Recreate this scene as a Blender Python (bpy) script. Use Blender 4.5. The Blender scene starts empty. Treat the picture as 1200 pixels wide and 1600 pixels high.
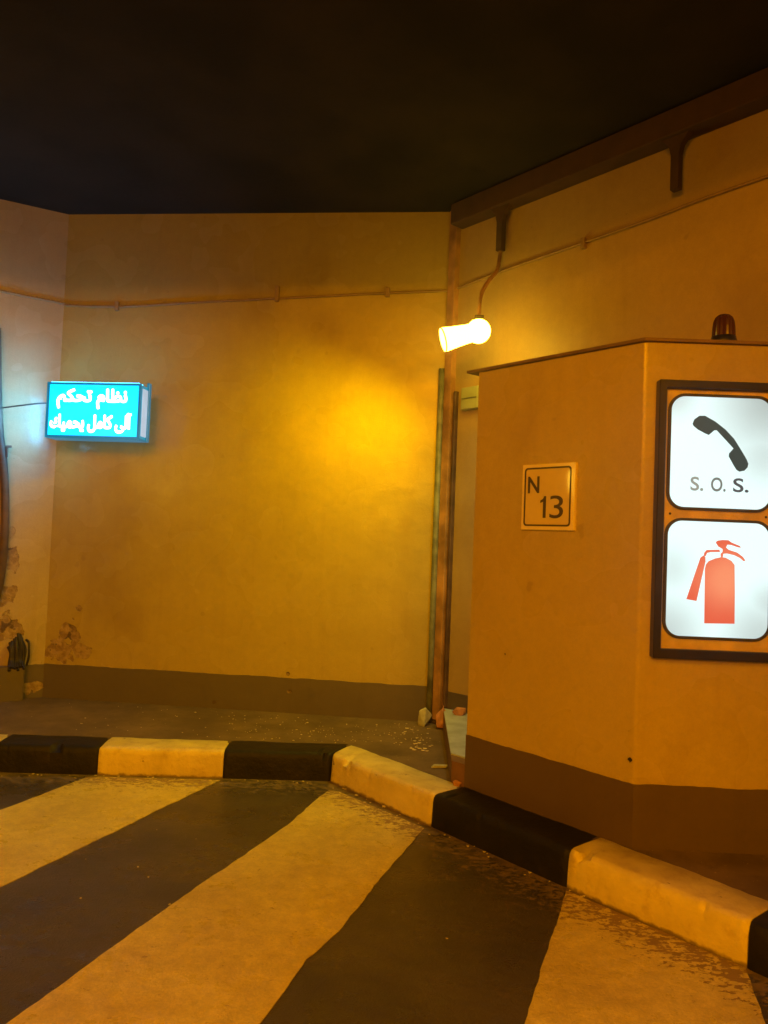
import bpy, bmesh, math, random
from mathutils import Vector, Matrix
from mathutils import noise as mnoise
random.seed(7)
sc = bpy.context.scene
C = sc.collection
PI = math.pi

# ------------------------------------------------------------ camera, world, exposure
cam_d = bpy.data.cameras.new('camera')
cam_d.sensor_fit = 'VERTICAL'; cam_d.sensor_height = 36.0
cam_d.lens = 36.0 * 1200 / 1600
cam_d.clip_end = 200; cam_d.clip_start = 0.05
cam = bpy.data.objects.new('camera', cam_d); C.objects.link(cam)
PITCH, ROLL = math.radians(2.1), math.radians(2.25)
fwd = Vector((0, math.cos(PITCH), math.sin(PITCH)))
up0 = Vector((0, -math.sin(PITCH), math.cos(PITCH)))
right0 = Vector((1, 0, 0))
cx = right0 * math.cos(ROLL) + up0 * math.sin(ROLL)
cy = -right0 * math.sin(ROLL) + up0 * math.cos(ROLL)
M = Matrix.Identity(4)
for i in range(3):
    M[i][0] = cx[i]; M[i][1] = cy[i]; M[i][2] = -fwd[i]
M[0][3], M[1][3], M[2][3] = 0, 0, 1.5
cam.matrix_world = M
sc.camera = cam

world = bpy.data.worlds.new("World"); sc.world = world
world.use_nodes = True
bg = world.node_tree.nodes['Background']
bg.inputs['Color'].default_value = (0.55, 0.35, 0.3, 1)
bg.inputs['Strength'].default_value = 0.006

vs = sc.view_settings
vs.view_transform = 'Standard'; vs.look = 'None'; vs.gamma = 1; vs.exposure = 0
vs.use_curve_mapping = False
sc.cycles.use_denoising = True
sc.cycles.max_bounces = 8
sc.cycles.sample_clamp_indirect = 4

SODIUM = (1.0, 0.342, 0.0)
AMBER = (1.0, 0.66, 0.0)
FAR_POWER, NEAR_POWER = 275, 238
AMBER_SPOT, AMBER_SIDE = 185, 17
BLOOM_HAZE = 0.012
CYAN_FACE, WHITE_END = 3.0, 95.0

# ------------------------------------------------------------ helpers
def link(o, parent=None):
    C.objects.link(o)
    if parent is not None: o.parent = parent
    return o

def thing(name, label, cat, loc=(0, 0, 0), rotz=0.0, group=None):
    o = bpy.data.objects.new(name, None); link(o)
    o.empty_display_size = 0.1
    o.location = loc; o.rotation_euler = (0, 0, rotz)
    o['label'] = label; o['category'] = cat
    if group: o['group'] = group
    return o

def tag(o, label, cat, group=None):
    o['label'] = label; o['category'] = cat
    if group: o['group'] = group
    return o

def structure(name, bm=None, m=None, parent=None):
    o = obj(name, bm, m, parent) if bm is not None else link(bpy.data.objects.new(name, None))
    o['kind'] = 'structure'
    return o

def obj(name, bm, m, parent=None, smooth=False, recalc=True):
    me = bpy.data.meshes.new(name)
    if recalc: bmesh.ops.recalc_face_normals(bm, faces=bm.faces)
    bm.to_mesh(me); bm.free()
    if smooth:
        for p in me.polygons: p.use_smooth = True
    ms = m if isinstance(m, (list, tuple)) else [m]
    for k in ms: me.materials.append(k)
    return link(bpy.data.objects.new(name, me), parent)

def bx(bm, lo, hi, bevel=0.0, seg=2, mat=None):
    r = bmesh.ops.create_cube(bm, size=1.0)
    vs_ = r['verts']
    for v in vs_:
        v.co = Vector([(lo[i] + hi[i]) / 2 + v.co[i] * (hi[i] - lo[i]) for i in range(3)])
    if bevel:
        es = list({e for v in vs_ for e in v.link_edges})
        r2 = bmesh.ops.bevel(bm, geom=es, offset=bevel, segments=seg, profile=0.6, affect='EDGES')
        vs_ = list({v for f in r2['faces'] for v in f.verts} | {v for v in vs_ if v.is_valid})
    if mat is not None:
        for v in vs_: v.co = mat @ v.co
    return vs_

def prism(bm, pts, z0, z1):
    """upright prism over a ground outline"""
    lo = [bm.verts.new((p[0], p[1], z0)) for p in pts]
    hi = [bm.verts.new((p[0], p[1], z1)) for p in pts]
    n = len(pts)
    bm.faces.new(hi); bm.faces.new(list(reversed(lo)))
    for i in range(n):
        bm.faces.new((lo[i], lo[(i + 1) % n], hi[(i + 1) % n], hi[i]))

def plate(bm, pts, y0, y1):
    """flat outline in x,z with a thickness along y (y0 is the side seen)"""
    a = [bm.verts.new((p[0], y0, p[1])) for p in pts]
    b = [bm.verts.new((p[0], y1, p[1])) for p in pts]
    n = len(pts)
    bm.faces.new(a); bm.faces.new(list(reversed(b)))
    for i in range(n):
        bm.faces.new((a[i], b[i], b[(i + 1) % n], a[(i + 1) % n]))

def rrect(x0, z0, x1, z1, r, seg=8):
    out = []
    for (cx_, cz_, a0) in ((x1 - r, z1 - r, 0), (x0 + r, z1 - r, 90), (x0 + r, z0 + r, 180), (x1 - r, z0 + r, 270)):
        for k in range(seg + 1):
            a = math.radians(a0 + 90 * k / seg)
            out.append((cx_ + r * math.cos(a), cz_ + r * math.sin(a)))
    return out

def ring(bm, outer, inner, y0, y1):
    n = len(outer)
    def vv(pts, y): return [bm.verts.new((p[0], y, p[1])) for p in pts]
    of, inf, ob, ib = vv(outer, y0), vv(inner, y0), vv(outer, y1), vv(inner, y1)
    for i in range(n):
        j = (i + 1) % n
        bm.faces.new((of[i], of[j], inf[j], inf[i]))
        bm.faces.new((ob[i], ib[i], ib[j], ob[j]))
        bm.faces.new((of[i], ob[i], ob[j], of[j]))
        bm.faces.new((inf[i], inf[j], ib[j], ib[i]))

def tube(bm, pts, r, seg=10, cap=True):
    pts = [Vector(p) for p in pts]
    rr = r if isinstance(r, (list, tuple)) else [r] * len(pts)
    rings = []
    prev_n = None
    for i, p in enumerate(pts):
        t = (pts[min(i + 1, len(pts) - 1)] - pts[max(i - 1, 0)]).normalized()
        if prev_n is None:
            a = Vector((0, 0, 1)) if abs(t.z) < 0.9 else Vector((1, 0, 0))
            nrm = t.cross(a).normalized()
        else:
            nrm = (prev_n - t * prev_n.dot(t)).normalized()
        prev_n = nrm
        b = t.cross(nrm)
        rings.append([bm.verts.new(p + (nrm * math.cos(2 * PI * k / seg) + b * math.sin(2 * PI * k / seg)) * rr[i]) for k in range(seg)])
    for i in range(len(rings) - 1):
        for k in range(seg):
            bm.faces.new((rings[i][k], rings[i][(k + 1) % seg], rings[i + 1][(k + 1) % seg], rings[i + 1][k]))
    if cap:
        bm.faces.new(list(reversed(rings[0]))); bm.faces.new(rings[-1])

def lathe(bm, prof, seg=24, mat=None):
    """prof: (radius, height) pairs about z"""
    rings = []
    for (r, z) in prof:
        ring_ = []
        for k in range(seg):
            co = Vector((r * math.cos(2 * PI * k / seg), r * math.sin(2 * PI * k / seg), z))
            ring_.append(bm.verts.new(mat @ co if mat is not None else co))
        rings.append(ring_)
    for i in range(len(rings) - 1):
        for k in range(seg):
            bm.faces.new((rings[i][k], rings[i][(k + 1) % seg], rings[i + 1][(k + 1) % seg], rings[i + 1][k]))
    bm.faces.new(list(reversed(rings[0]))); bm.faces.new(rings[-1])

def smooth_path(pts, n=8):
    """Catmull-Rom through the points"""
    P = [Vector(p) for p in pts]
    out = []
    for i in range(len(P) - 1):
        p0 = P[max(i - 1, 0)]; p1 = P[i]; p2 = P[i + 1]; p3 = P[min(i + 2, len(P) - 1)]
        for k in range(n):
            t = k / n
            out.append(0.5 * ((2 * p1) + (p2 - p0) * t + (2 * p0 - 5 * p1 + 4 * p2 - p3) * t * t + (3 * p1 - p0 - 3 * p2 + p3) * t ** 3))
    out.append(P[-1])
    return out

def text_obj(name, body, m, parent, x, z, y, height=None, width=None, bold=0.0, swell=0.0):
    """flat lettering in the x,z plane: fitted to a box whose lower left corner is x, z; faces -y"""
    cu = bpy.data.curves.new(name, 'FONT'); cu.body = body; cu.size = 1.0; cu.offset = bold
    cu.resolution_u = 6
    tmp = bpy.data.objects.new(name, cu)
    me = bpy.data.meshes.new_from_object(tmp)
    bpy.data.objects.remove(tmp); bpy.data.curves.remove(cu)
    xs = [v.co.x for v in me.vertices]; ys = [v.co.y for v in me.vertices]
    x0, x1, y0, y1 = min(xs), max(xs), min(ys), max(ys)
    sy = height / (y1 - y0) if height else None
    sx = width / (x1 - x0) if width else sy
    if sy is None: sy = sx
    for v in me.vertices:
        v.co = Vector((x + (v.co.x - x0) * sx, y, z + (v.co.y - y0) * sy))
    if swell:
        bm = bmesh.new()
        for k in range(12):
            b2 = me.copy()
            for v in b2.vertices: v.co += Vector((swell * math.cos(k * PI / 6), 0.00012 * k, swell * math.sin(k * PI / 6)))
            bm.from_mesh(b2); bpy.data.meshes.remove(b2)
        bm.to_mesh(me); bm.free()
    me.materials.clear(); me.materials.append(m)
    me.name = name
    o = link(bpy.data.objects.new(name, me), parent)
    return o

# ------------------------------------------------------------ materials
class Mat:
    def __init__(s, name):
        s.m = bpy.data.materials.new(name); s.m.use_nodes = True
        s.t = s.m.node_tree; s.N = s.t.nodes; s.L = s.t.links
        s.b = s.N['Principled BSDF']
        s.pos = None
    def node(s, typ, **kw):
        n = s.N.new(typ)
        for k, v in kw.items(): setattr(n, k, v)
        return n
    def position(s):
        if s.pos is None: s.pos = s.node('ShaderNodeNewGeometry').outputs['Position']
        return s.pos
    def scaled(s, sc_, src=None):
        n = s.node('ShaderNodeVectorMath', operation='MULTIPLY')
        s.L.new(src or s.position(), n.inputs[0]); n.inputs[1].default_value = sc_
        return n.outputs[0]
    def noise(s, scale, detail=4, rough=0.55, vec=None, dist=0.0):
        n = s.node('ShaderNodeTexNoise')
        s.L.new(vec or s.position(), n.inputs['Vector'])
        n.inputs['Scale'].default_value = scale; n.inputs['Detail'].default_value = detail
        n.inputs['Roughness'].default_value = rough; n.inputs['Distortion'].default_value = dist
        return n.outputs['Fac']
    def ramp(s, src, a, b, lo=0.0, hi=1.0):
        n = s.node('ShaderNodeMapRange', interpolation_type='SMOOTHSTEP')
        s.L.new(src, n.inputs[0])
        for i, v in enumerate((a, b, lo, hi)): n.inputs[1 + i].default_value = v
        return n.outputs[0]
    def math(s, op, a, b=0.0, clamp=False):
        n = s.node('ShaderNodeMath', operation=op, use_clamp=clamp)
        for i, v in enumerate((a, b)):
            if isinstance(v, (int, float)): n.inputs[i].default_value = v
            else: s.L.new(v, n.inputs[i])
        return n.outputs[0]
    def mix(s, fac, a, b):
        n = s.node('ShaderNodeMix', data_type='RGBA')
        if isinstance(fac, (int, float)): n.inputs[0].default_value = fac
        else: s.L.new(fac, n.inputs[0])
        for k, v in ((6, a), (7, b)):
            if isinstance(v, tuple): n.inputs[k].default_value = (*v[:3], 1)
            else: s.L.new(v, n.inputs[k])
        return n.outputs[2]
    def dist(s, p, sc_=(1, 1, 1), wobble=None, amt=0.0):
        """distance to a point, with an uneven outline"""
        n = s.node('ShaderNodeVectorMath', operation='SUBTRACT')
        s.L.new(s.position(), n.inputs[0]); n.inputs[1].default_value = p
        m_ = s.scaled(sc_, n.outputs[0])
        l = s.node('ShaderNodeVectorMath', operation='LENGTH'); s.L.new(m_, l.inputs[0])
        d = l.outputs['Value']
        if wobble is not None:
            w = s.math('MULTIPLY', s.math('SUBTRACT', wobble, 0.5), amt)
            d = s.math('ADD', d, w)
        return d
    def color(s, c):
        if isinstance(c, tuple): s.b.inputs['Base Color'].default_value = (*c[:3], 1)
        else: s.L.new(c, s.b.inputs['Base Color'])
    def rough(s, r):
        if isinstance(r, (int, float)): s.b.inputs['Roughness'].default_value = r
        else: s.L.new(r, s.b.inputs['Roughness'])
    def bump(s, h, strength=0.3, distance=0.01):
        n = s.node('ShaderNodeBump')
        n.inputs['Strength'].default_value = strength; n.inputs['Distance'].default_value = distance
        s.L.new(h, n.inputs['Height'])
        prev = getattr(s, 'lastbump', None)
        if prev: s.L.new(prev, n.inputs['Normal'])
        s.lastbump = n.outputs[0]
        s.L.new(s.lastbump, s.b.inputs['Normal'])

def simple(name, col, rough=0.5, metal=0.0, var=0.15, nscale=12, bump=0.15):
    a = Mat(name)
    f = a.noise(nscale, 5)
    a.color(a.mix(a.ramp(f, 0.3, 0.7), tuple(c * (1 - var) for c in col), tuple(min(1, c * (1 + var)) for c in col)))
    a.rough(rough); a.b.inputs['Metallic'].default_value = metal
    if bump: a.bump(a.noise(nscale * 8, 3), bump, 0.002)
    return a.m

def wall_paint(name, base, patches=(), rough=0.25, stains=0.5, chips=0.0):
    """thick gloss paint on cement render; patches = ((x,y,z), radius, z stretch)"""
    a = Mat(name)
    broad = a.noise(1.1, 4)
    drip = a.noise(1.0, 5, 0.6, a.scaled((14, 14, 0.7)))
    fine = a.noise(30, 4)
    c = a.mix(a.ramp(broad, 0.3, 0.75), tuple(k * 0.88 for k in base), base)
    grain = a.ramp(a.noise(95, 3, 0.7), 0.3, 0.7)
    c = a.mix(grain, c, a.mix(0.09, c, (0.05, 0.03, 0.015)))
    blot = a.ramp(a.noise(17, 6, 0.7), 0.35, 0.7)
    c = a.mix(blot, a.mix(0.07, c, (0.05, 0.03, 0.015)), c)
    c = a.mix(a.math('MULTIPLY', a.ramp(drip, 0.5, 0.8), 0.22 * stains * 2), c, tuple(k * f for k, f in zip(base, (0.62, 0.55, 0.45))))
    soot = a.ramp(a.noise(1.0, 7, 0.62, a.scaled((1.6, 1.6, 1.0)), 0.3), 0.50, 0.74)
    c = a.mix(a.math('MULTIPLY', soot, 0.38 * stains * 2), c, tuple(k * f for k, f in zip(base, (0.50, 0.42, 0.38))))
    nick = a.ramp(a.noise(38, 2, 0.5), 0.765, 0.785)
    c = a.mix(a.math('MULTIPLY', nick, 0.55), c, tuple(k * 0.35 for k in base))
    # round dirt blooms and scattered small marks
    spots = a.ramp(a.noise(9, 2, 0.4), 0.75, 0.79)
    c = a.mix(a.math('MULTIPLY', spots, 0.22), c, (0.10, 0.06, 0.04))
    rg = a.ramp(a.noise(2.5, 2, 0.5), 0.3, 0.75, rough - 0.03, rough + 0.07)
    a.bump(a.noise(0.9, 3), 0.55, 0.05)                       # slow waves of hand-laid render
    a.bump(a.noise(1.0, 3, 0.5, a.scaled((60, 60, 10))), 0.16, 0.004)    # brush marks
    a.bump(a.noise(75, 4, 0.65), 0.28, 0.003)
    a.bump(a.noise(1.0, 4, 0.55, a.scaled((7, 7, 22))), 0.12, 0.010)           # roller ripples
    mask = None
    if patches:
        w = a.noise(11, 5, 0.5)
        w2 = a.noise(22, 3, 0.5)
        for (p, r, st) in patches:
            d = a.dist(p, (1 / r, 1 / r, 1 / (r * st)), w, 2.6)
            mk = a.ramp(d, 0.95, 1.0, 1, 0)
            mask = mk if mask is None else a.math('MAXIMUM', mask, mk)
        bare = a.mix(a.ramp(w2, 0.38, 0.6), (0.22, 0.145, 0.08), (0.34, 0.25, 0.14))
        bare = a.mix(a.ramp(a.noise(11, 3), 0.56, 0.62), bare, (0.09, 0.055, 0.04))
        c = a.mix(mask, c, bare)
        rg = a.math('MAXIMUM', rg, a.math('MULTIPLY', mask, 0.9))
        a.bump(a.math('ADD', a.math('MULTIPLY', mask, -1.0), a.math('MULTIPLY', a.math('MULTIPLY', mask, w2), 1.0)), 1.0, 0.012)
    a.color(c); a.rough(rg)
    return a.m

CREAM = (0.44, 0.345, 0.10)
DADO = (0.115, 0.095, 0.10)
m_back = wall_paint('cream_wall_paint', CREAM, [((-2.42, 6.05, 0.675), .075, 1.5), ((-2.50, 6.058, 0.545), .13, .7), ((-2.33, 6.04, 0.54), .07, .8), ((-2.36, 6.04, 0.87), .035, .8), ((-0.68, 5.863, 0.46), .022, 1)])
m_left = wall_paint('cream_side_wall_paint', (0.45, 0.36, 0.22), [((-2.875, 5.93, 1.27), .08, 1.3), ((-2.90, 5.925, 0.97), .08, .9), ((-2.86, 5.94, 0.72), .11, .8), ((-2.87, 5.94, 1.45), .03, 1.5), ((-2.78, 5.99, 0.47), .03, 1.0)])
m_diag = wall_paint('cream_rear_wall_paint', (0.47, 0.34, 0.12), rough=0.50)
m_booth = wall_paint('booth_paint', (0.54, 0.42, 0.11), rough=0.27)
m_dado = wall_paint('grey_brown_skirting_paint', DADO, [((-2.69, 6.03, 0.245), .085, .6), ((-1.24, 5.92, 0.21), .03, .8), ((-0.66, 5.85, 0.33), .03, .8)], rough=0.5)
m_dado_booth = wall_paint('booth_skirting_paint', (0.115, 0.078, 0.06), rough=0.45)

def ceiling_mat():
    a = Mat('sooty_ceiling')
    a.color(a.mix(a.ramp(a.noise(1.5, 5), 0.3, 0.7), (0.015, 0.015, 0.016), (0.030, 0.026, 0.025)))
    a.rough(0.9); a.b.inputs['Specular IOR Level'].default_value = 0.1; a.bump(a.noise(25, 5), 0.4, 0.01)
    return a.m
m_ceiling = ceiling_mat()

def road_mat(kind):
    """kind: 'dark' road paint over concrete, 'white' stripe paint"""
    a = Mat('road_' + kind + '_paint')
    pos = a.position()
    # distance in front of the kerb: smaller of the two kerb lines
    sep = a.node('ShaderNodeSeparateXYZ'); a.L.new(pos, sep.inputs[0])
    X, Y = sep.outputs[0], sep.outputs[1]
    k1 = a.math('SUBTRACT', a.math('ADD', 4.808, a.math('MULTIPLY', X, 0.038)), Y)
    k2 = a.math('ADD', a.math('MULTIPLY', X, -0.765), a.math('ADD', a.math('MULTIPLY', Y, -0.644), 2.883))
    kd = a.math('MINIMUM', k1, k2)
    # worn streaks: thin flakes lying mostly across the lane
    fl = a.noise(1.0, 6, 0.68, a.scaled((15, 34, 15)), 0.15)
    fl2 = a.noise(1.0, 5, 0.6, a.scaled((44, 66, 44)), 0.3)
    wearband = a.ramp(kd, 0.04, 0.50, 0.165, -0.045)
    worn = a.ramp(a.math('ADD', a.math('ADD', a.math('MULTIPLY', fl, 0.6), a.math('MULTIPLY', fl2, 0.4)), wearband), 0.635, 0.655)
    edge = a.ramp(a.math('ADD', kd, a.math('MULTIPLY', fl2, 0.08)), 0.035, 0.07, 1, 0)
    broad = a.noise(2.2, 5)
    if kind == 'dark':
        paint = a.mix(a.ramp(broad, 0.3, 0.7), (0.044, 0.040, 0.041), (0.078, 0.068, 0.065))
        under = a.mix(a.ramp(a.noise(14, 4), 0.35, 0.65), (0.13, 0.095, 0.062), (0.24, 0.17, 0.11))
        worn = a.math('MULTIPLY', worn, 0.8)
        # light scuffs
        vo = a.node('ShaderNodeTexVoronoi', feature='DISTANCE_TO_EDGE')
        wv = a.node('ShaderNodeVectorMath', operation='ADD'); a.L.new(a.scaled((1.1, 1.9, 1.0)), wv.inputs[0])
        nz = a.node('ShaderNodeTexNoise'); nz.inputs['Scale'].default_value = 3.0; nz.inputs['Detail'].default_value = 6; a.L.new(a.position(), nz.inputs['Vector'])
        nm = a.node('ShaderNodeVectorMath', operation='SCALE'); a.L.new(nz.outputs['Color'], nm.inputs[0]); nm.inputs['Scale'].default_value = 0.9
        a.L.new(nm.outputs[0], wv.inputs[1]); a.L.new(wv.outputs[0], vo.inputs['Vector']); vo.inputs['Scale'].default_value = 1.3
        crack = a.math('MULTIPLY', a.ramp(vo.outputs['Distance'], 0.002, 0.012, 1, 0), a.ramp(a.noise(1.7, 3), 0.45, 0.6))
        grit = a.ramp(a.noise(85, 3, 0.6), 0.62, 0.72)
        paint = a.mix(a.math('MULTIPLY', grit, 0.5), paint, (0.19, 0.14, 0.10))
        paint = a.mix(a.math('MULTIPLY', crack, 0.6), paint, (0.17, 0.12, 0.08))
        sc1 = a.ramp(a.noise(1.0, 7, 0.7, a.scaled((5, 16, 5)), 1.5), 0.60, 0.75)
        paint = a.mix(a.math('MULTIPLY', sc1, 0.55), paint, (0.20, 0.15, 0.11))
    else:
        paint = a.mix(a.ramp(broad, 0.3, 0.7), (0.70, 0.57, 0.15), (0.84, 0.72, 0.22))
        grime = a.ramp(a.noise(7, 6, 0.7), 0.45, 0.8)
        paint = a.mix(a.math('MULTIPLY', grime, 0.30), paint, (0.40, 0.27, 0.16))
        under = a.mix(a.ramp(a.noise(14, 4), 0.35, 0.65), (0.10, 0.072, 0.05), (0.20, 0.14, 0.09))
        pits = a.ramp(a.noise(1.0, 4, 0.6, a.scaled((24, 40, 24)), 0.9), 0.665, 0.70)
        under = a.mix(0.35, under, (0.5, 0.33, 0.14))
        worn = a.math('MAXIMUM', worn, a.math('MULTIPLY', pits, 0.8))
    worn = a.math('MAXIMUM', worn, a.math('MULTIPLY', edge, 0.75))
    gr = a.ramp(a.noise(110, 4, 0.7), 0.32, 0.68)
    paint = a.mix(gr, a.mix(0.22, paint, (0.03, 0.022, 0.015)), paint)
    mott = a.ramp(a.noise(16, 7, 0.72), 0.38, 0.66)
    paint = a.mix(mott, a.mix(0.20, paint, (0.05, 0.03, 0.015)), paint)
    a.color(a.mix(worn, paint, under))
    a.rough(a.math('ADD', a.ramp(a.noise(3.5, 6, 0.7), 0.3, 0.7, 0.22, 0.42), a.math('MULTIPLY', worn, 0.3)))
    a.bump(a.noise(1.3, 3), 0.5, 0.03)
    a.bump(a.noise(1.0, 7, 0.75, a.scaled((10, 14, 10)), 1.0), 0.5, 0.014)
    a.bump(a.noise(120, 3), 0.6, 0.004)
    a.bump(a.math('MULTIPLY', worn, -1.0), 0.6, 0.003)
    return a.m
m_road = road_mat('dark'); m_white = road_mat('white')

def pavement_mat():
    a = Mat('dusty_pavement')
    c = a.mix(a.ramp(a.noise(3, 6, 0.6), 0.3, 0.7), (0.085, 0.055, 0.038), (0.17, 0.115, 0.078))
    c = a.mix(a.math('MULTIPLY', a.ramp(a.noise(11, 5, 0.7), 0.52, 0.7), 0.5), c, (0.06, 0.038, 0.028))
    speck = a.ramp(a.noise(75, 2, 0.5), 0.735, 0.76)
    c = a.mix(speck, c, (0.5, 0.4, 0.3))
    a.color(c); a.rough(0.78)
    a.bump(a.noise(6, 5), 0.35, 0.015); a.bump(a.noise(80, 4), 0.45, 0.004)
    return a.m
m_pave = pavement_mat()

def kerb_mat(kind):
    a = Mat('kerb_%s_paint' % kind)
    if kind == 'white':
        c = a.mix(a.ramp(a.noise(5, 5, 0.6), 0.3, 0.7), (0.58, 0.49, 0.20), (0.72, 0.62, 0.28))
        c = a.mix(a.math('MULTIPLY', a.ramp(a.noise(12, 6, 0.7), 0.5, 0.72), 0.45), c, (0.34, 0.22, 0.13))
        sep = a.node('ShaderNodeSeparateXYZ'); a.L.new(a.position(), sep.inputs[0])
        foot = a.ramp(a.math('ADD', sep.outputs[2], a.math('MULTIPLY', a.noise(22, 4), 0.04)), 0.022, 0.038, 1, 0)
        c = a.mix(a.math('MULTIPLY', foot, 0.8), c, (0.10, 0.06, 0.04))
        chip = a.ramp(a.noise(13, 6, 0.65), 0.68, 0.695)
        c = a.mix(chip, c, (0.13, 0.08, 0.05))
        # tread dirt on the flat top
        top = a.ramp(sep.outputs[2], 0.162, 0.169)
        dust = a.ramp(a.noise(6, 5, 0.6), 0.35, 0.75)
        c = a.mix(a.math('MULTIPLY', a.math('MULTIPLY', top, dust), 0.45), c, (0.36, 0.25, 0.15))
        r = 0.45
    else:
        c = a.mix(a.ramp(a.noise(5, 5), 0.3, 0.7), (0.007, 0.006, 0.006), (0.014, 0.011, 0.010))
        c = a.mix(a.math('MULTIPLY', a.ramp(a.noise(14, 6, 0.7), 0.55, 0.8), 0.5), c, (0.040, 0.027, 0.019))
        r = 0.55; a.b.inputs['Specular IOR Level'].default_value = 0.25
    a.color(c); a.rough(r)
    a.bump(a.noise(5, 6, 0.6), 0.8, 0.02); a.bump(a.noise(45, 5, 0.65), 0.6, 0.006)
    return a.m
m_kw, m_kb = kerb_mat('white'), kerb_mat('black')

m_dark = simple('dark_brown_metal', (0.045, 0.028, 0.02), 0.45)
m_frame = simple('black_frame_metal', (0.016, 0.010, 0.008), 0.38, 0.0, 0.3)
m_gasket = simple('dark_rubber_gasket', (0.04, 0.035, 0.03), 0.5)
m_panel = simple('cream_sign_panel', (0.62, 0.47, 0.22), 0.4)
m_plate = simple('white_sign_plate', (0.82, 0.70, 0.42), 0.16, 0, 0.05, 4, 0.05)
m_plate_in = simple('cream_sign_face', (0.70, 0.57, 0.30), 0.05, 0, 0.05, 4, 0)
m_ink = simple('brown_black_lettering', (0.045, 0.02, 0.015), 0.3, 0, .1, 10, 0)
m_beacon = simple('dark_red_plastic', (0.06, 0.018, 0.010), 0.22, 0, .1, 10, 0)
m_cable = simple('painted_cable_sheath', (0.27, 0.18, 0.09), 0.6)
m_black_cable = simple('black_cable_sheath', (0.02, 0.017, 0.016), 0.5)
m_pipe_grey = simple('weathered_grey_pipe', (0.17, 0.19, 0.15), 0.45, 0, .4, 9, .4)
m_duct = simple('stained_brown_ducting', (0.36, 0.20, 0.075), 0.5, 0, .45, 5, .4)
m_rust = simple('rusty_pipe', (0.085, 0.048, 0.032), 0.65, 0, .4, 9, .5)
m_edge_bloom = None
m_rubble_o = simple('broken_brick', (0.42, 0.20, 0.10), 0.85, 0, .3, 20, .6)
m_rubble_g = simple('broken_render', (0.42, 0.43, 0.38), 0.85, 0, .2, 20, .6)
m_step = simple('blue_lit_step_paint', (0.38, 0.44, 0.55), 0.5, 0, .2, 8, .3)  # cool light from the gap is put into this blue
m_step_side = simple('step_brown_paint', (0.16, 0.085, 0.05), 0.5, 0, .2, 8, .3)
m_box = simple('pale_green_plastic', (0.33, 0.38, 0.22), 0.4, 0, .1, 8, .1)
m_roof = simple('booth_roof_edge', (0.17, 0.10, 0.045), 0.5, 0, .2, 8, .2)
m_tray = simple('sooty_steel_tray', (0.060, 0.030, 0.015), 0.9, 0, .2, 8, .2)

def emit(name, col, strength, cast=None):
    a = Mat(name)
    a.color((0.02, 0.02, 0.02)); a.rough(0.3)
    a.b.inputs['Emission Color'].default_value = (*col, 1)
    a.b.inputs['Emission Strength'].default_value = strength
    return a

m_lens = emit('lit_amber_glass', (1.0, 0.60, 0.05), 21).m
m_bulb = emit('lit_amber_bulb', (1.0, 0.64, 0.04), 32).m
m_sodium = emit('lit_sodium_lens', SODIUM, 12).m

def backlit(name, centre, dim_pts):
    """opal plastic: uneven glow of tubes is painted into its emission, duller at some corners"""
    a = Mat(name)
    n = a.noise(4.0, 4)
    d = None
    for (p, r, s_) in dim_pts:
        q = a.math('MULTIPLY', a.ramp(a.dist(p, (1 / r,) * 3, n, 0.12), 0.0, 1.15, 1, 0), s_ * 0.9)
        d = q if d is None else a.math('MAXIMUM', d, q)
    st = a.math('MULTIPLY', a.math('SUBTRACT', 1.0, d), 1.15)
    col = a.mix(d, (0.78, 1.0, 0.99), (0.74, 0.86, 0.80))
    a.color((0.05, 0.05, 0.05)); a.rough(0.25)
    a.L.new(col, a.b.inputs['Emission Color']); a.L.new(st, a.b.inputs['Emission Strength'])
    return a.m

# ------------------------------------------------------------ geometry of the place
CEIL = 4.01
BL, BR = Vector((-2.62, 6.075)), Vector((0.44, 5.744))
DB = (BR - BL).normalized()
DD = Vector((0.643, -0.765)).normalized()
DL = Vector((-0.87, -0.49)).normalized()
NB = Vector((-DB.y * -1, -DB.x)); NB = Vector((DB.y, -DB.x)).normalized()     # towards the road
ND = Vector((DD.y, -DD.x)).normalized()
NL = Vector((-DL.y, DL.x)).normalized()
if NL.y > 0: NL = -NL

def wall_slab(bm, p0, p1, n, z0, z1, proud=0.0, th=0.25, ts=None, jitter=0.0, cols=1):
    """upright slab between p0 and p1; visible face `proud` in front of the line; top edge may waver"""
    fr = []
    for k in range(cols + 1):
        t = k / cols
        p = p0.lerp(p1, t) + n * proud
        q = p0.lerp(p1, t) - n * th
        dz = jitter * (mnoise.noise(Vector((p.x * 6, p.y * 6, 3.3))) + .5 * mnoise.noise(Vector((p.x * 23, p.y * 23, 8.3)))) if jitter else 0
        fr.append([bm.verts.new((p.x, p.y, z0)), bm.verts.new((p.x, p.y, z1 + dz)), bm.verts.new((q.x, q.y, z1 + dz)), bm.verts.new((q.x, q.y, z0))])
    for a, b in zip(fr, fr[1:]):
        for i in range(4):
            j = (i + 1) % 4
            bm.faces.new((a[i], b[i], b[j], a[j]))
    bm.faces.new(fr[0]); bm.faces.new(list(reversed(fr[-1])))

# road
bm = bmesh.new()
v = [bm.verts.new(p) for p in ((-14, -16, 0), (14, -16, 0), (14, 7, 0), (-14, 7, 0))]
bm.faces.new(v)
road = structure('road', bm, m_road)

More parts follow.
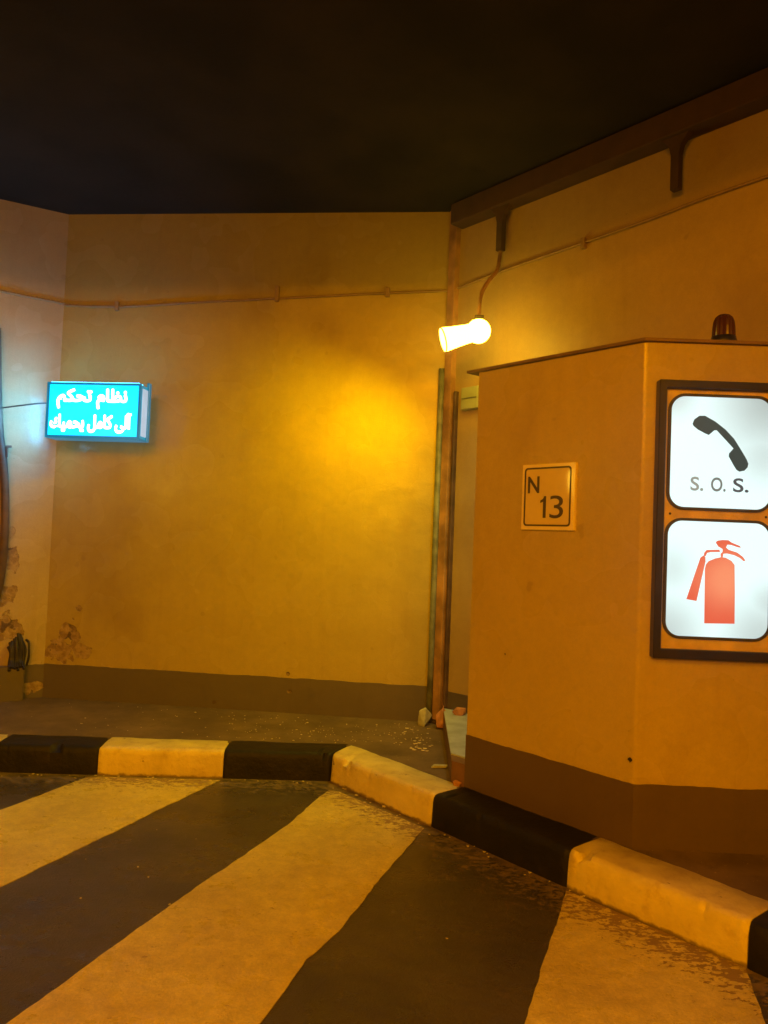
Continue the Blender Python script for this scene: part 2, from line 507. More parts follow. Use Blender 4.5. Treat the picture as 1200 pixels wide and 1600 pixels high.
def outline_jitter(pts, step=0.04, amp=0.006, seed=0):
    out = []
    n = len(pts)
    for i in range(n):
        a, b = Vector(pts[i]), Vector(pts[(i + 1) % n])
        L = (b - a).length; k = max(1, int(L / step))
        for j in range(k):
            p = a.lerp(b, j / k)
            nx = mnoise.noise(Vector((p.x * 11, p.y * 11, seed))) + .6 * mnoise.noise(Vector((p.x * 45, p.y * 45, seed + 5)))
            ny = mnoise.noise(Vector((p.x * 11, p.y * 11, seed + 9))) + .6 * mnoise.noise(Vector((p.x * 45, p.y * 45, seed + 15)))
            out.append((p.x + amp * nx, p.y + amp * ny))
    return out

STRIPES = [
    [(-4.6, 4.60), (-3.9, 4.63), (-5.6, 1.2), (-6.3, 1.2)],
    [(-3.25, 4.66), (-2.45, 4.69), (-2.72, 4.1), (-3.15, 3.0), (-3.75, 1.2), (-5.1, 1.2), (-4.2, 3.0)],
    [(-1.73, 4.695), (-1.858, 4.328), (-1.955, 4.095), (-2.25, 3.2), (-2.62, 2.2), (-3.05, 1.0), (-3.8, -1.2), (-2.9, -1.2), (-2.25, 1.0), (-1.86, 2.2), (-1.529, 3.239), (-1.435, 3.48), (-1.282, 3.855), (-1.105, 4.31), (-0.93, 4.735)],
    [(-0.20, 4.60), (-0.262, 4.62), (-0.329, 4.431), (-0.434, 4.047), (-0.699, 3.384), (-0.852, 2.985), (-1.016, 2.521), (-1.12, 2.25), (-1.55, 1.0), (-2.3, -1.2), (-1.35, -1.2), (-0.78, 1.0), (-0.318, 2.417), (-0.21, 2.785), (-0.108, 2.994), (0.064, 3.504), (0.275, 4.08)],
    [(0.862, 3.415), (0.721, 3.034), (0.645, 2.847), (0.505, 2.469), (0.10, 1.2), (-0.6, -1.2), (0.3, -1.2), (0.86, 1.2), (1.284, 2.517), (1.375, 2.84)],
    [(2.05, 2.12), (1.60, 1.0), (0.9, -1.2), (1.8, -1.2), (2.5, 1.45)],
]
for i, pts in enumerate(STRIPES):
    bm = bmesh.new()
    o_ = outline_jitter(pts, seed=i * 7.7)
    lo = [bm.verts.new((p[0], p[1], 0.0)) for p in o_]
    hi = [bm.verts.new((p[0], p[1], 0.004)) for p in o_]
    bm.faces.new(hi)
    for a in range(len(lo)):
        b = (a + 1) % len(lo)
        bm.faces.new((lo[a], lo[b], hi[b], hi[a]))
    obj('white_stripe', bm, m_white, road)

# pavement
K0, K1 = Vector((-0.27, 4.798)), None
kd1 = Vector((1, 0.038)).normalized(); kn1 = Vector((-kd1.y, kd1.x))          # kerb run along the bay, back side
kd2 = Vector((0.644, -0.765)).normalized(); kn2 = Vector((-kd2.y, kd2.x))
def mitre(u):
    b = (kn1 + kn2).normalized()
    return K0 + b * (u / b.dot(kn1))
bm = bmesh.new()
kb = 0.20
pav = [K0 - kd1 * 4.9 + kn1 * kb, mitre(kb), K0 + kd2 * 6 + kn2 * kb, K0 + kd2 * 6 + kn2 * 3.0, BR + Vector((.3, .3)), BL + Vector((-.1, .3)), BL + DL * 2.9 + Vector((-.1, .3))]
prism(bm, pav, 0.01, 0.166)
pavement = structure('pavement', bm, m_pave)

# ceiling over the bay
bm = bmesh.new()
prism(bm, [(-9, -4), (7, -4), (7, 7.2), (-9, 7.2)], CEIL, CEIL + 0.35)
structure('ceiling', bm, m_ceiling)
# roof of the carriageway beyond the bay, higher, where the tunnel lamps hang
bm = bmesh.new()
prism(bm, [(-14, -16), (14, -16), (14, -4.001), (-14, -4.001)], 6.2, 6.4)
structure('tunnel_roof', bm, m_ceiling)

# walls, each with its painted skirting
def wall(name, p0, p1, n, mat, label, z1=CEIL, dz=0.425, ext0=0.0, ext1=0.0):
    d = (p1 - p0).normalized()
    t = thing(name, label, 'wall')
    bm = bmesh.new(); wall_slab(bm, p0 - d * ext0, p1 + d * ext1, n, 0.05, z1 + 0.05)
    obj('wall_face', bm, mat, t)
    bm = bmesh.new(); wall_slab(bm, p0, p1, n, 0.05, dz, 0.004, 0.02, jitter=0.006, cols=90)
    obj('skirting', bm, m_dado, t)
    return t
w_back = wall('back_wall', BL, BR, NB, m_back, 'cream gloss-painted wall at the back of the bay, behind the cyan sign', dz=0.43)
w_left = wall('side_wall', BL + DL * 2.98, BL, NL, m_left, 'cream wall with broken plaster at the left edge, meeting the back wall', dz=0.425)
w_diag = wall('angled_wall', BR, BR + DD * 6, ND, m_diag, 'cream angled wall rising behind the booth, with brackets near its top', dz=0.42)

# ------------------------------------------------------------ kerb: a row of painted stones
kerb = structure('kerb')
PROF = [(0.0, -0.02), (0.003, 0.05), (0.007, 0.125), (0.012, 0.150), (0.024, 0.164), (0.045, 0.169), (0.13, 0.170), (0.235, 0.169), (0.25, 0.160), (0.25, -0.02)]
def kerbstone(sa, sb, run, m, label=None, seed=0):
    """sa, sb: metres from the corner; run 1 goes left from it, run 2 goes right"""
    d, n = (-kd1, kn1) if run == 1 else (kd2, kn2)
    def pt(s, u):
        if s <= 1e-6: return mitre(u)
        return K0 + d * s + n * u
    bm = bmesh.new()
    N_ = 70
    st = []
    for k in range(N_ + 1):
        row = []
        for (u, z) in PROF:
            A, B = pt(sa, u), pt(sb, u)
            p = A.lerp(B, k / N_)
            q = Vector((p.x * 4, p.y * 4, z * 9 + seed))
            j = 0.005 * mnoise.noise(q) + 0.0025 * mnoise.noise(q * 5)
            edge = 0.006 if k in (0, N_) else (0.002 if k in (1, N_ - 1) else 0.0)
            ch = max(0.0, mnoise.noise(Vector((p.x * 9, p.y * 9, seed + 4.0))) + 0.5 * mnoise.noise(Vector((p.x * 31, p.y * 31, seed))) - 0.36)
            if 0.14 < z < 0.1695 and u < 0.1: edge += min(0.022, 0.07 * ch)
            row.append(bm.verts.new((p.x + n.x * (j + edge), p.y + n.y * (j + edge), z + (0.6 * j - edge if z > 0.1 else 0))))
        st.append(row)
    for a, b in zip(st, st[1:]):
        for i in range(len(PROF) - 1):
            bm.faces.new((a[i], b[i], b[i + 1], a[i + 1]))
    bm.faces.new(st[0]); bm.faces.new(list(reversed(st[-1])))
    o = obj('kerbstone', bm, m, kerb, smooth=True)
    md = o.modifiers.new('edge', 'EDGE_SPLIT'); md.split_angle = math.radians(50)
    if label: o['label'] = label
    return o
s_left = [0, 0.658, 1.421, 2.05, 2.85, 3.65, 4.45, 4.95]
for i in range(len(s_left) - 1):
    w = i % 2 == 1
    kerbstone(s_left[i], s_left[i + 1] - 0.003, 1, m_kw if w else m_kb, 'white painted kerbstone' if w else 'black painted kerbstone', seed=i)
s_right = [0, 0.895, 1.764, 2.556, 3.4, 4.2, 5.0]
for i in range(len(s_right) - 1):
    w = i % 2 == 0
    kerbstone(s_right[i] + (0.003 if i else 0), s_right[i + 1], 2, m_kw if w else m_kb, 'white painted kerbstone' if w else 'black painted kerbstone', seed=20 + i)

# ------------------------------------------------------------ emergency booth
A_, B_ = Vector((0.5005, 4.2505)), Vector((1.167, 3.4865))
DF = Vector((1, -0.0148)).normalized(); NF = Vector((DF.y, -DF.x)).normalized()
DS = (B_ - A_).normalized(); NS = Vector((DS.y, -DS.x)).normalized()
def diag_hit(p, d):
    """point where a line meets the angled wall"""
    a, b, c_, e = d.x, -DD.x, d.y, -DD.y
    rx, ry = BR.x - p.x, BR.y - p.y
    det = a * e - b * c_
    t = (rx * e - b * ry) / det
    return p + d * t
C_ = diag_hit(B_, DF)
Rt = diag_hit(A_, Vector((0.80, 0.60)))
booth = thing('emergency_booth', 'cream painted emergency phone booth with angled corner standing behind the kerb', 'booth', (B_.x, B_.y, 0))
def local(p, o=(B_.x, B_.y)): return (p[0] - o[0], p[1] - o[1])
bm = bmesh.new()
prism(bm, [local(p) for p in (A_, B_, C_, Rt)], 0.15, 2.455)
es = [e for e in bm.edges if abs(e.verts[0].co.z - e.verts[1].co.z) > 1 and e.verts[0].co.xy.length < 0.9]
bmesh.ops.bevel(bm, geom=es, offset=0.012, segments=3, profile=0.5, affect='EDGES')
obj('body', bm, m_booth, booth)
bm = bmesh.new()
out = 0.003
def offs(p, n1, n2, o_):
    b = (n1 + n2).normalized(); return p + b * (o_ / b.dot(n1))
Ao = A_ + NS * out - DS * out; Bo = offs(B_, NS, NF, out); Co = C_ + NF * out - DF * 0.02
# skirting of the booth: a thin painted shell, its top edge a little uneven
def shell(bm, chain, z0, z1, jit, cols=40):
    rows = []
    for a, b in zip(chain, chain[1:]):
        for k in range(cols):
            rows.append(a.lerp(b, k / cols))
    rows.append(chain[-1])
    vs_ = []
    for p in rows:
        dz = jit * (mnoise.noise(Vector((p.x * 7, p.y * 7, 1))) + .5 * mnoise.noise(Vector((p.x * 28, p.y * 28, 4))))
        x, y = local(p); q = p * 1.0; xi, yi = local(q - NS * 0.03 - NF * 0.03)
        vs_.append([bm.verts.new((x, y, z0)), bm.verts.new((x, y, z1 + dz)), bm.verts.new((xi, yi, z1 + dz)), bm.verts.new((xi, yi, z0))])
    for a, b in zip(vs_, vs_[1:]):
        for i in range(3): bm.faces.new((a[i], b[i], b[i + 1], a[i + 1]))
    bm.faces.new(vs_[0]); bm.faces.new(list(reversed(vs_[-1])))
shell(bm, [Ao, Bo, Co], 0.15, 0.452, 0.005)
obj('skirting', bm, m_dado_booth, booth)
bm = bmesh.new()
ro = 0.022
prism(bm, [local(p) for p in (A_ + NS * ro - DS * 0.075, offs(B_, NS, NF, ro), C_ + NF * ro - DF * .03, Rt - DD * 0.07)], 2.456, 2.470)
obj('roof_slab', bm, m_roof, booth)
# doorstep in the gap behind the booth
bm = bmesh.new()
sp = [Vector((0.432, 4.325)), A_ - NS * 0.004, Rt, Vector((0.56, 5.60)), Vector((0.485, 5.66))]
prism(bm, [local(p) for p in sp], 0.12, 0.288)
obj('doorstep', bm, m_step_side, booth)
bm = bmesh.new()
prism(bm, [local(p) for p in (Vector((0.437, 4.45)), Vector((0.56, 4.33)), Rt, Vector((0.565, 5.58)), Vector((0.488, 5.64)))], 0.286, 0.296)
obj('step_top', bm, m_step, booth)
# paint chips on the booth (bare plaster spots standing as small scars)
for (p, r) in ((Vector((0.6667, 4.0529, 0.9283)), .006), (Vector((1.1519, 3.4757 + .018, 0.5564)), .012)):
    bm = bmesh.new()
    pts = [(r * (1 + .5 * math.sin(k * 2.3)) * math.cos(k * PI / 4), r * (0.8 + .3 * math.cos(k * 3.1)) * math.sin(k * PI / 4)) for k in range(8)]
    vs_ = []
    for (a, b) in pts:
        q = Vector((p.x, p.y)) + DS * a + NS * 0.004
        vs_.append(bm.verts.new((q.x - B_.x, q.y - B_.y, p.z + b)))
    bm.faces.new(vs_)
    obj('paint_scar', bm, m_frame, booth)

# ------------------------------------------------------------ backlit S.O.S. box on the booth front
rotF = math.atan2(DF.y, DF.x)
sos = thing('emergency_light_box', 'tall backlit box with telephone handset above red extinguisher, on the booth front', 'light box', (B_.x, B_.y, 0), rotF)
m_win1 = backlit('backlit_phone_panel', None, [((1.167 + .58, 3.48, 2.22), .34, .55), ((1.167 + .55, 3.48, 1.95), .18, .30), ((1.167 + .12, 3.48, 2.22), .15, .35)])
m_win2 = backlit('backlit_extinguisher_panel', None, [((1.167 + .10, 3.48, 1.12), .24, .42), ((1.167 + .55, 3.48, 1.12), .24, .42), ((1.167 + .13, 3.48, 1.42), .14, .22), ((1.167 + .58, 3.48, 1.28), .14, .35)])
bm = bmesh.new()
X0, X1, Z0, Z1 = 0.054, 0.632, 1.024, 2.274
ring(bm, [(X0, Z0), (X1, Z0), (X1, Z1), (X0, Z1)], [(X0 + .034, Z0 + .042), (X1 - .034, Z0 + .042), (X1 - .034, Z1 - .036), (X0 + .034, Z1 - .036)], -0.052, 0.0)
bmesh.ops.bevel(bm, geom=[e for e in bm.edges], offset=0.003, segments=1, affect='EDGES')
obj('outer_frame', bm, m_frame, sos)
bm = bmesh.new(); bx(bm, (X0 + .034, -0.022, Z0 + .042), (X1 - .034, -0.002, Z1 - .036)); obj('face_panel', bm, m_panel, sos)
def window(x0, z0, x1, z1, m):
    bm = bmesh.new(); ring(bm, rrect(x0, z0, x1, z1, .075, 10), rrect(x0 + .0125, z0 + .0125, x1 - .0125, z1 - .0125, .064, 10), -0.034, -0.02)
    g = obj('gasket', bm, m_gasket, sos)
    bm = bmesh.new(); plate(bm, rrect(x0 + .0125, z0 + .0125, x1 - .0125, z1 - .0125, .064, 10), -0.029, -0.0225)
    return obj('lit_panel', bm, m, g)
win1 = window(0.103, 1.690, 0.578, 2.217, m_win1)
win2 = window(0.100, 1.112, 0.580, 1.653, m_win2)

HANDSET = [(0.212, 2.0805), (0.2193, 2.1006), (0.2418, 2.1179), (0.2679, 2.1189), (0.3142, 2.0942), (0.3607, 2.0596), (0.4008, 2.0183), (0.4345, 1.9668), (0.4582, 1.9282), (0.4664, 1.9088), (0.4635, 1.8923), (0.4495, 1.8766), (0.4269, 1.8712), (0.4137, 1.8792), (0.4002, 1.8997), (0.3778, 1.9384), (0.3788, 1.9516), (0.3985, 1.9753), (0.3216, 2.0549), (0.3106, 2.0544), (0.2863, 2.0324), (0.2698, 2.0384), (0.2367, 2.055), (0.2168, 2.0707)]
TANK = [(0.2857, 1.1844), (0.2831, 1.4292), (0.2878, 1.4489), (0.2998, 1.4637), (0.3287, 1.4766), (0.3532, 1.4828), (0.374, 1.4817), (0.4002, 1.4684), (0.4149, 1.4507), (0.4189, 1.3305), (0.4208, 1.1879)]
HORN = [(0.2035, 1.2894), (0.2618, 1.4772), (0.2701, 1.4841), (0.2778, 1.4876), (0.2838, 1.4814), (0.2849, 1.4618), (0.249, 1.2828)]
HOSE = [(0.2765, 1.4863), (0.2782, 1.4994), (0.2889, 1.5129), (0.3459, 1.5164), (0.3487, 1.5061), (0.3085, 1.5045), (0.2911, 1.4999), (0.2856, 1.4853)]
HEAD = [(0.3283, 1.5484), (0.3365, 1.5565), (0.3592, 1.5607), (0.3851, 1.5604), (0.3983, 1.5511), (0.4376, 1.5363), (0.441, 1.5287), (0.4247, 1.5313), (0.3986, 1.5394), (0.3804, 1.5406), (0.3749, 1.5274), (0.3861, 1.518), (0.4253, 1.5065), (0.4516, 1.488), (0.463, 1.4722), (0.4553, 1.4686), (0.4388, 1.4823), (0.4126, 1.4943), (0.38, 1.5008), (0.3638, 1.4989), (0.361, 1.4812), (0.3532, 1.4808), (0.3515, 1.4984), (0.3604, 1.5072), (0.3601, 1.5202), (0.3404, 1.5306)]
def film(name, col, glow, hot=None):
    """printed film over the lit panel, its backlight put into the emission"""
    a = Mat(name)
    a.color(col); a.rough(0.3)
    a.b.inputs['Emission Color'].default_value = (*glow, 1); a.b.inputs['Emission Strength'].default_value = 1.0
    if hot:   # a tube's glow painted as a hot centre
        d = a.ramp(a.dist((1.545, 3.45, 1.38), (5, 5, 5), a.noise(8, 3), 0.3), 0.1, 1.0, 0.85, 0.0)
        a.L.new(a.mix(d, glow, hot), a.b.inputs['Emission Color'])
    return a.m
m_phone = film('black_film', (0.012, 0.014, 0.014), (0.024, 0.050, 0.048))
m_red = film('red_film', (0.05, 0.01, 0.01), (0.80, 0.125, 0.060), (0.98, 0.33, 0.16))
m_grey_a = film('glare_grey_film', (0.2, 0.25, 0.25), (0.14, 0.25, 0.27))  # overexposure glare painted in as a paler letter grey
m_grey_b = film('grey_film', (0.12, 0.16, 0.18), (0.085, 0.15, 0.17))
m_grey_c = film('dark_grey_film', (0.05, 0.06, 0.08), (0.04, 0.065, 0.085))
bm = bmesh.new(); plate(bm, smooth2 if False else HANDSET, -0.0298, -0.0285); obj('handset_symbol', bm, m_phone, win1)
bm = bmesh.new()
for P in (TANK, HORN, HOSE, HEAD): plate(bm, P, -0.0298, -0.0285)
obj('extinguisher_symbol', bm, m_red, win2)
for body, x, w_, mm in (('S.', 0.209, .058, m_grey_a), ('O.', 0.301, .066, m_grey_b), ('S.', 0.400, .070, m_grey_c)):
    text_obj('lettering', body, mm, win1, x, 1.7775, -0.0300, height=0.064, width=w_, bold=0.018)
# screws in the cream panel
for (x, z) in ((0.124, 1.671), (0.124 + .43, 1.671)):
    bm = bmesh.new(); bmesh.ops.create_cone(bm, cap_ends=True, segments=12, radius1=0.006, radius2=0.004, depth=0.004, matrix=Matrix.Translation((x, -0.024, z)) @ Matrix.Rotation(PI / 2, 4, 'X'))
    obj('screw', bm, m_frame, sos)

# ------------------------------------------------------------ N 13 plate
rotS = math.atan2(DS.y, DS.x)
np_c = A_.lerp(B_, 0.0) + DS * 0.330
pl = thing('number_plate_sign', 'square white plate reading N 13 on the left face of the booth', 'sign', (0.7235 + NS.x * .004, 3.994 + NS.y * .004, 1.582), rotS)
W_, H_ = 0.327, 0.337
bm = bmesh.new(); bx(bm, (0, -0.012, 0), (W_, 0.010, H_), 0.003, 1); obj('plate', bm, m_plate, pl)
bm = bmesh.new(); plate(bm, rrect(.030, .026, W_ - .020, H_ - .022, .014, 5), -0.0131, -0.0115)
obj('face', bm, m_plate_in, pl)
bm = bmesh.new(); ring(bm, rrect(.018, .020, W_ - .022, H_ - .018, .018, 5), rrect(.0265, .0285, W_ - .0305, H_ - .0265, .012, 5), -0.0142, -0.0115)
obj('border_line', bm, m_ink, pl)
text_obj('letter', 'N', m_ink, pl, .040, .188, -0.0136, height=.086, width=.073, bold=0.022)
bm = bmesh.new(); plate(bm, [(.139, .062), (.157, .062), (.157, .172), (.145, .172), (.138, .158), (.121, .150), (.121, .137), (.139, .144)], -0.0136, -0.012); obj('numeral', bm, m_ink, pl)
text_obj('numeral', '3', m_ink, pl, .180, .060, -0.0136, height=.114, width=.082, bold=0.0)

# ------------------------------------------------------------ unlit beacon on the booth roof
be = thing('beacon', 'small dark ribbed beacon light standing unlit on the booth roof', 'beacon', (1.545, 3.535, 2.470))
bm = bmesh.new(); lathe(bm, [(0.060, 0), (0.060, 0.012), (0.056, 0.022), (0.054, 0.034), (0.050, 0.036)], 28); obj('base', bm, m_frame, be, smooth=True)
bm = bmesh.new()
prof = [(0.050, 0.034), (0.0495, 0.05), (0.048, 0.08), (0.045, 0.105), (0.037, 0.125), (0.024, 0.137), (0.008, 0.141)]
lathe(bm, prof, 36)
for vtx in bm.verts:
    a = math.atan2(vtx.co.y, vtx.co.x); k = 1 + 0.035 * (1 if int((a + PI) / (2 * PI) * 36 + .5) % 2 else -1)
    vtx.co.x *= k; vtx.co.y *= k
obj('dome', bm, m_beacon, be)

# ------------------------------------------------------------ amber floodlights
def make_amber_lamp(label, loc):
    t = thing('amber_lamp', label, 'lamp', loc, group='amber lamps')
    ax = Vector((-0.95, -0.10, -0.30)).normalized()        # the hood points left and down
    zq = ax.to_track_quat('Z', 'Y').to_matrix().to_4x4()
    bm = bmesh.new(); bmesh.ops.create_uvsphere(bm, u_segments=24, v_segments=16, radius=0.080)
    obj('bulb_globe', bm, m_bulb, t, smooth=True)
    bm = bmesh.new(); lathe(bm, [(0.060, 0.035), (0.062, 0.09), (0.069, 0.16), (0.080, 0.245)], 28, zq)
    obj('flared_glass', bm, m_lens, t, smooth=True)
    bm = bmesh.new()
    prof = [(0.079, 0.241), (0.082, 0.244), (0.082, 0.249), (0.078, 0.250)]
    rings = []
    for (r, z) in prof + [prof[0]]:
        rings.append([bm.verts.new(zq @ Vector((r * math.cos(2 * PI * k / 28), r * math.sin(2 * PI * k / 28), z))) for k in range(28)])
    for a, b in zip(rings, rings[1:]):
        for k in range(28): bm.faces.new((a[k], a[(k + 1) % 28], b[(k + 1) % 28], b[k]))
    obj('rim', bm, m_dark, t)
    bm = bmesh.new(); bx(bm, (-0.03, -0.03, 0.068), (0.03, 0.03, 0.10), 0.004); obj('socket', bm, m_dark, t)
    return t
L1 = Vector((0.574, 5.0, 2.896))
lamp1 = make_amber_lamp('glowing amber lamp with flared glass hanging above the left end of the booth', L1)
bm = bmesh.new()
tube(bm, [Vector(p) - L1 for p in smooth_path([(0.574, 5.0, 2.98), (0.58, 5.02, 3.12), (0.63, 5.10, 3.25), (0.71, 5.22, 3.38), (0.735, 5.27, 3.50), (0.738, 5.275, 3.58)], 6)], 0.014, 10)
obj('stem', bm, m_duct, lamp1)
sp_ = bpy.data.lights.new('amber_beam', 'SPOT'); sp_.energy = AMBER_SPOT; sp_.color = AMBER; sp_.spot_size = math.radians(125); sp_.spot_blend = 1.0; sp_.shadow_soft_size = 0.06
so = bpy.data.objects.new('amber_beam', sp_); link(so, lamp1)
so.location = Vector((-0.95, -0.10, -0.30)).normalized() * 0.30
so.rotation_euler = (Vector((-1.9, 5.9, 0.55)) - (L1 + so.location)).to_track_quat('-Z', 'Y').to_euler()
L2 = Vector((-3.0, 3.3, 2.20))
lamp2 = make_amber_lamp('second amber lamp on a rod, beyond the left edge of the picture', L2)
bm = bmesh.new(); tube(bm, [(0, 0, 0.09), (0, 0, CEIL - L2.z)], 0.012, 8); obj('stem', bm, m_dark, lamp2)
pl_ = bpy.data.lights.new('amber_glow', 'POINT'); pl_.energy = AMBER_SIDE; pl_.color = (1, 0.5, 0.01); pl_.shadow_soft_size = 0.07
po = bpy.data.objects.new('amber_glow', pl_); link(po, lamp2); po.location = Vector((-0.95, -0.10, -0.30)).normalized() * 0.32

# ------------------------------------------------------------ sodium luminaires of the tunnel (behind the camera)
def tunnel_lamp(loc, size, power, label, aim, rod):
    t = thing('tunnel_luminaire', label, 'lamp', loc, group='sodium lamps over the road')
    bm = bmesh.new(); bx(bm, (-size[0] / 2 - .04, -.14, 0.0), (size[0] / 2 + .04, .14, .12), .015); obj('housing', bm, m_dark, t)
    bm = bmesh.new(); bx(bm, (-size[0] / 2, -.11, -.03), (size[0] / 2, .11, -.002), .006, 1); obj('lens', bm, m_sodium, t)
    bm = bmesh.new(); tube(bm, [(0, 0, .12), (0, 0, rod)], 0.02, 8); obj('rod', bm, m_dark, t)
    ld = bpy.data.lights.new('sodium_light', 'AREA'); ld.shape = 'RECTANGLE'; ld.size, ld.size_y = size
    ld.energy = power; ld.color = SODIUM
    lo_ = bpy.data.objects.new('sodium_light', ld); link(lo_, t)
    d = Vector(aim) - Vector(loc)
    lo_.location = (0, 0, -0.10)
    lo_.rotation_euler = d.to_track_quat('-Z', 'Y').to_euler()
for x, lab in ((-4.0, 'leftmost of three sodium lamps hanging over the far lane'), (-0.5, 'middle one of three sodium lamps hanging over the far lane'), (3.0, 'rightmost of three sodium lamps hanging over the far lane')):
    tunnel_lamp((x, -9.0, 4.42), (1.2, 0.07), FAR_POWER, lab, (x * .3, 5, 1.0), 6.2 - 4.42)
tunnel_lamp((-1.2, -1.2, 3.75), (1.2, 0.3), NEAR_POWER, 'long sodium lamp under the bay ceiling, above and behind the viewer', (-1.0, 0.2, 0), CEIL - 3.75)

# ------------------------------------------------------------ cyan lettered light box in the corner
# its box hangs off the back wall on two arms
sg_rot = math.atan2(DB.y, DB.x)
sg = thing('lettered_light_box', 'glowing cyan light box with white Arabic lettering, hung in the left corner', 'light box', (-2.530, 5.670, 2.163), sg_rot)
SW, SH, SDP = 0.722, 0.412, 0.15
def cyan_mat(name, col, s_):
    a = Mat(name); a.color((0.0, 0.03, 0.05)); a.rough(0.3)
    n = a.noise(5, 3)
    st = a.ramp(n, 0.2, 0.8, s_ * 0.85, s_ * 1.15)
    a.b.inputs['Emission Color'].default_value = (*col, 1); a.L.new(st, a.b.inputs['Emission Strength'])
    return a.m
m_cyan = cyan_mat('lit_cyan_face', (0.0, 0.40, 0.85), CYAN_FACE)
m_cyan_dim = cyan_mat('lit_cyan_side', (0.0, 0.36, 0.56), 0.75)
m_letters = cyan_mat('lit_white_letters', (0.55, 1.0, 1.1), 7)
m_side_white = cyan_mat('lit_white_side', (0.55, 0.68, 0.85), 0.85)
m_top = cyan_mat('added_ceiling_glow', (0.03, 0.45, 1.0), 20)
m_end = cyan_mat('lit_open_end', (0.12, 0.55, 1.0), WHITE_END)
m_edge_bloom = cyan_mat('sign_edge_bloom', (0.0, 0.20, 0.36), 0.8)  # bloom of the lit face put into trim, post and arms as emission
bm = bmesh.new(); bx(bm, (0.004, 0.004, 0.004), (SW - .004, SDP, SH - .004), 0.003, 1); obj('box', bm, m_cyan_dim, sg)
bm = bmesh.new(); bx(bm, (0.018, -0.004, 0.020), (SW - .016, 0.003, SH - .016), 0.002, 1); obj('face', bm, m_cyan, sg)
bm = bmesh.new(); ring(bm, [(0, 0), (SW, 0), (SW, SH), (0, SH)], [(.016, .018), (SW - .014, .018), (SW - .014, SH - .014), (.016, SH - .014)], -0.010, 0.012); obj('trim', bm, m_edge_bloom, sg)
bm = bmesh.new(); bx(bm, (SW - .0035, 0.030, 0.030), (SW + .004, SDP - .035, SH - .03), 0.002, 1); obj('side_panel', bm, m_side_white, sg)
bm = bmesh.new(); prism(bm, [(0.003, 0.0), (-0.050, 0.115), (-0.050, 0.14), (0.003, 0.14)], 0.02, SH - .02)
for f_ in bm.faces: f_.material_index = 0 if (f_.calc_center_median().x < -.01 and f_.calc_center_median().y < .1 and abs(f_.normal.z) < .5) else 1
obj('end_panel', bm, [m_end, m_cyan_dim], sg)
bm = bmesh.new(); bx(bm, (0.02, 0.012, SH + .003), (SW - .02, 0.07, SH + .006)); obj('ceiling_glow_panel', bm, m_top, sg)  # unseen glowing panel added to tint the ceiling blue
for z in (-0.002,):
    bm = bmesh.new(); bx(bm, (0.0, 0.014, z), (SW + .004, SDP + .012, z + .014), 0.003, 1); obj('edge_rail', bm, m_edge_bloom, sg)
bm = bmesh.new(); bx(bm, (SW - .010, SDP - .03, 0.0), (SW + .010, SDP + .01, SH + .03), 0.003, 1); obj('corner_post', bm, m_edge_bloom, sg)
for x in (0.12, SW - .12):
    bm = bmesh.new(); bx(bm, (x, SDP - .01, SH * .5), (x + .03, SDP + .262, SH * .5 + .03), .003, 1); obj('wall_arm', bm, m_edge_bloom, sg)
L1T = ''.join(reversed('\ufee7\ufec8\ufe8e\ufee1 \ufe97\ufea4\ufedc\ufee2'))
L2T = ''.join(reversed('\ufe81\ufedf\ufef0 \ufedb\ufe8e\ufee3\ufede \ufef3\ufea4\ufee4\ufef4\ufeda'))
text_obj('lettering', L1T, m_letters, sg, .082, .222, -0.0075, height=.142, width=.535, swell=0.0052)
text_obj('lettering', L2T, m_letters, sg, .038, .046, -0.0075, height=.142, width=.620, swell=0.0052)
# supply lead
bm = bmesh.new()
tube(bm, smooth_path([(-3.6, 5.42, 2.33), (-3.25, 5.55, 2.31), (-2.97, 5.66, 2.352), (-2.75, 5.72, 2.40), (-2.62, 5.74, 2.425), (-2.51, 5.745, 2.43)], 8), 0.0055, 8)
tag(obj('power_lead', bm, m_black_cable), 'thin dark wire running from the left edge into the cyan sign', 'cable')

# ------------------------------------------------------------ cable and clips round the walls
cb = thing('wall_cable', 'thin cable clipped along all three walls below the ceiling', 'cable')
def on_wall(p0, d, n, t, z, off): q = p0 + d * t + n * off; return Vector((q.x, q.y, z))
pts = [on_wall(BL, DL, NL, 3.0, 3.42, .014), on_wall(BL, DL, NL, 1.5, 3.36, .014), on_wall(BL, DL, NL, .5, 3.30, .014), on_wall(BL, DL, NL, .03, 3.285, .014),
       on_wall(BL, DB, NB, .05, 3.270, .014), on_wall(BL, DB, NB, .5, 3.262, .014), on_wall(BL, DB, NB, 1.1, 3.30, .014), on_wall(BL, DB, NB, 1.74, 3.335, .014), on_wall(BL, DB, NB, 2.4, 3.37, .014), on_wall(BL, DB, NB, 3.03, 3.40, .014),
       on_wall(BR, DD, ND, .05, 3.40, .014), on_wall(BR, DD, ND, .56, 3.425, .014), on_wall(BR, DD, ND, 1.6, 3.45, .014), on_wall(BR, DD, ND, 2.4, 3.48, .014), on_wall(BR, DD, ND, 5.5, 3.50, .014)]
bm = bmesh.new(); tube(bm, smooth_path(pts, 6), 0.0085, 8); obj('cable', bm, m_cable, cb, smooth=True)
def clip(p0, d, n, t, z, h=0.10):
    bm = bmesh.new()
    rot = Matrix.Translation((p0.x + d.x * t + n.x * .0, p0.y + d.y * t + n.y * .0, z)) @ Matrix.Rotation(math.atan2(d.y, d.x), 4, 'Z')
    bx(bm, (-.016, -.030, -.02), (.016, 0.001, h), .003, 1, rot); obj('clip', bm, m_cable, cb)
clip(BL, DB, NB, 1.74, 3.33)
for t, z in ((0.45, 3.25), (2.6, 3.37)): clip(BL, DB, NB, t, z, .05)
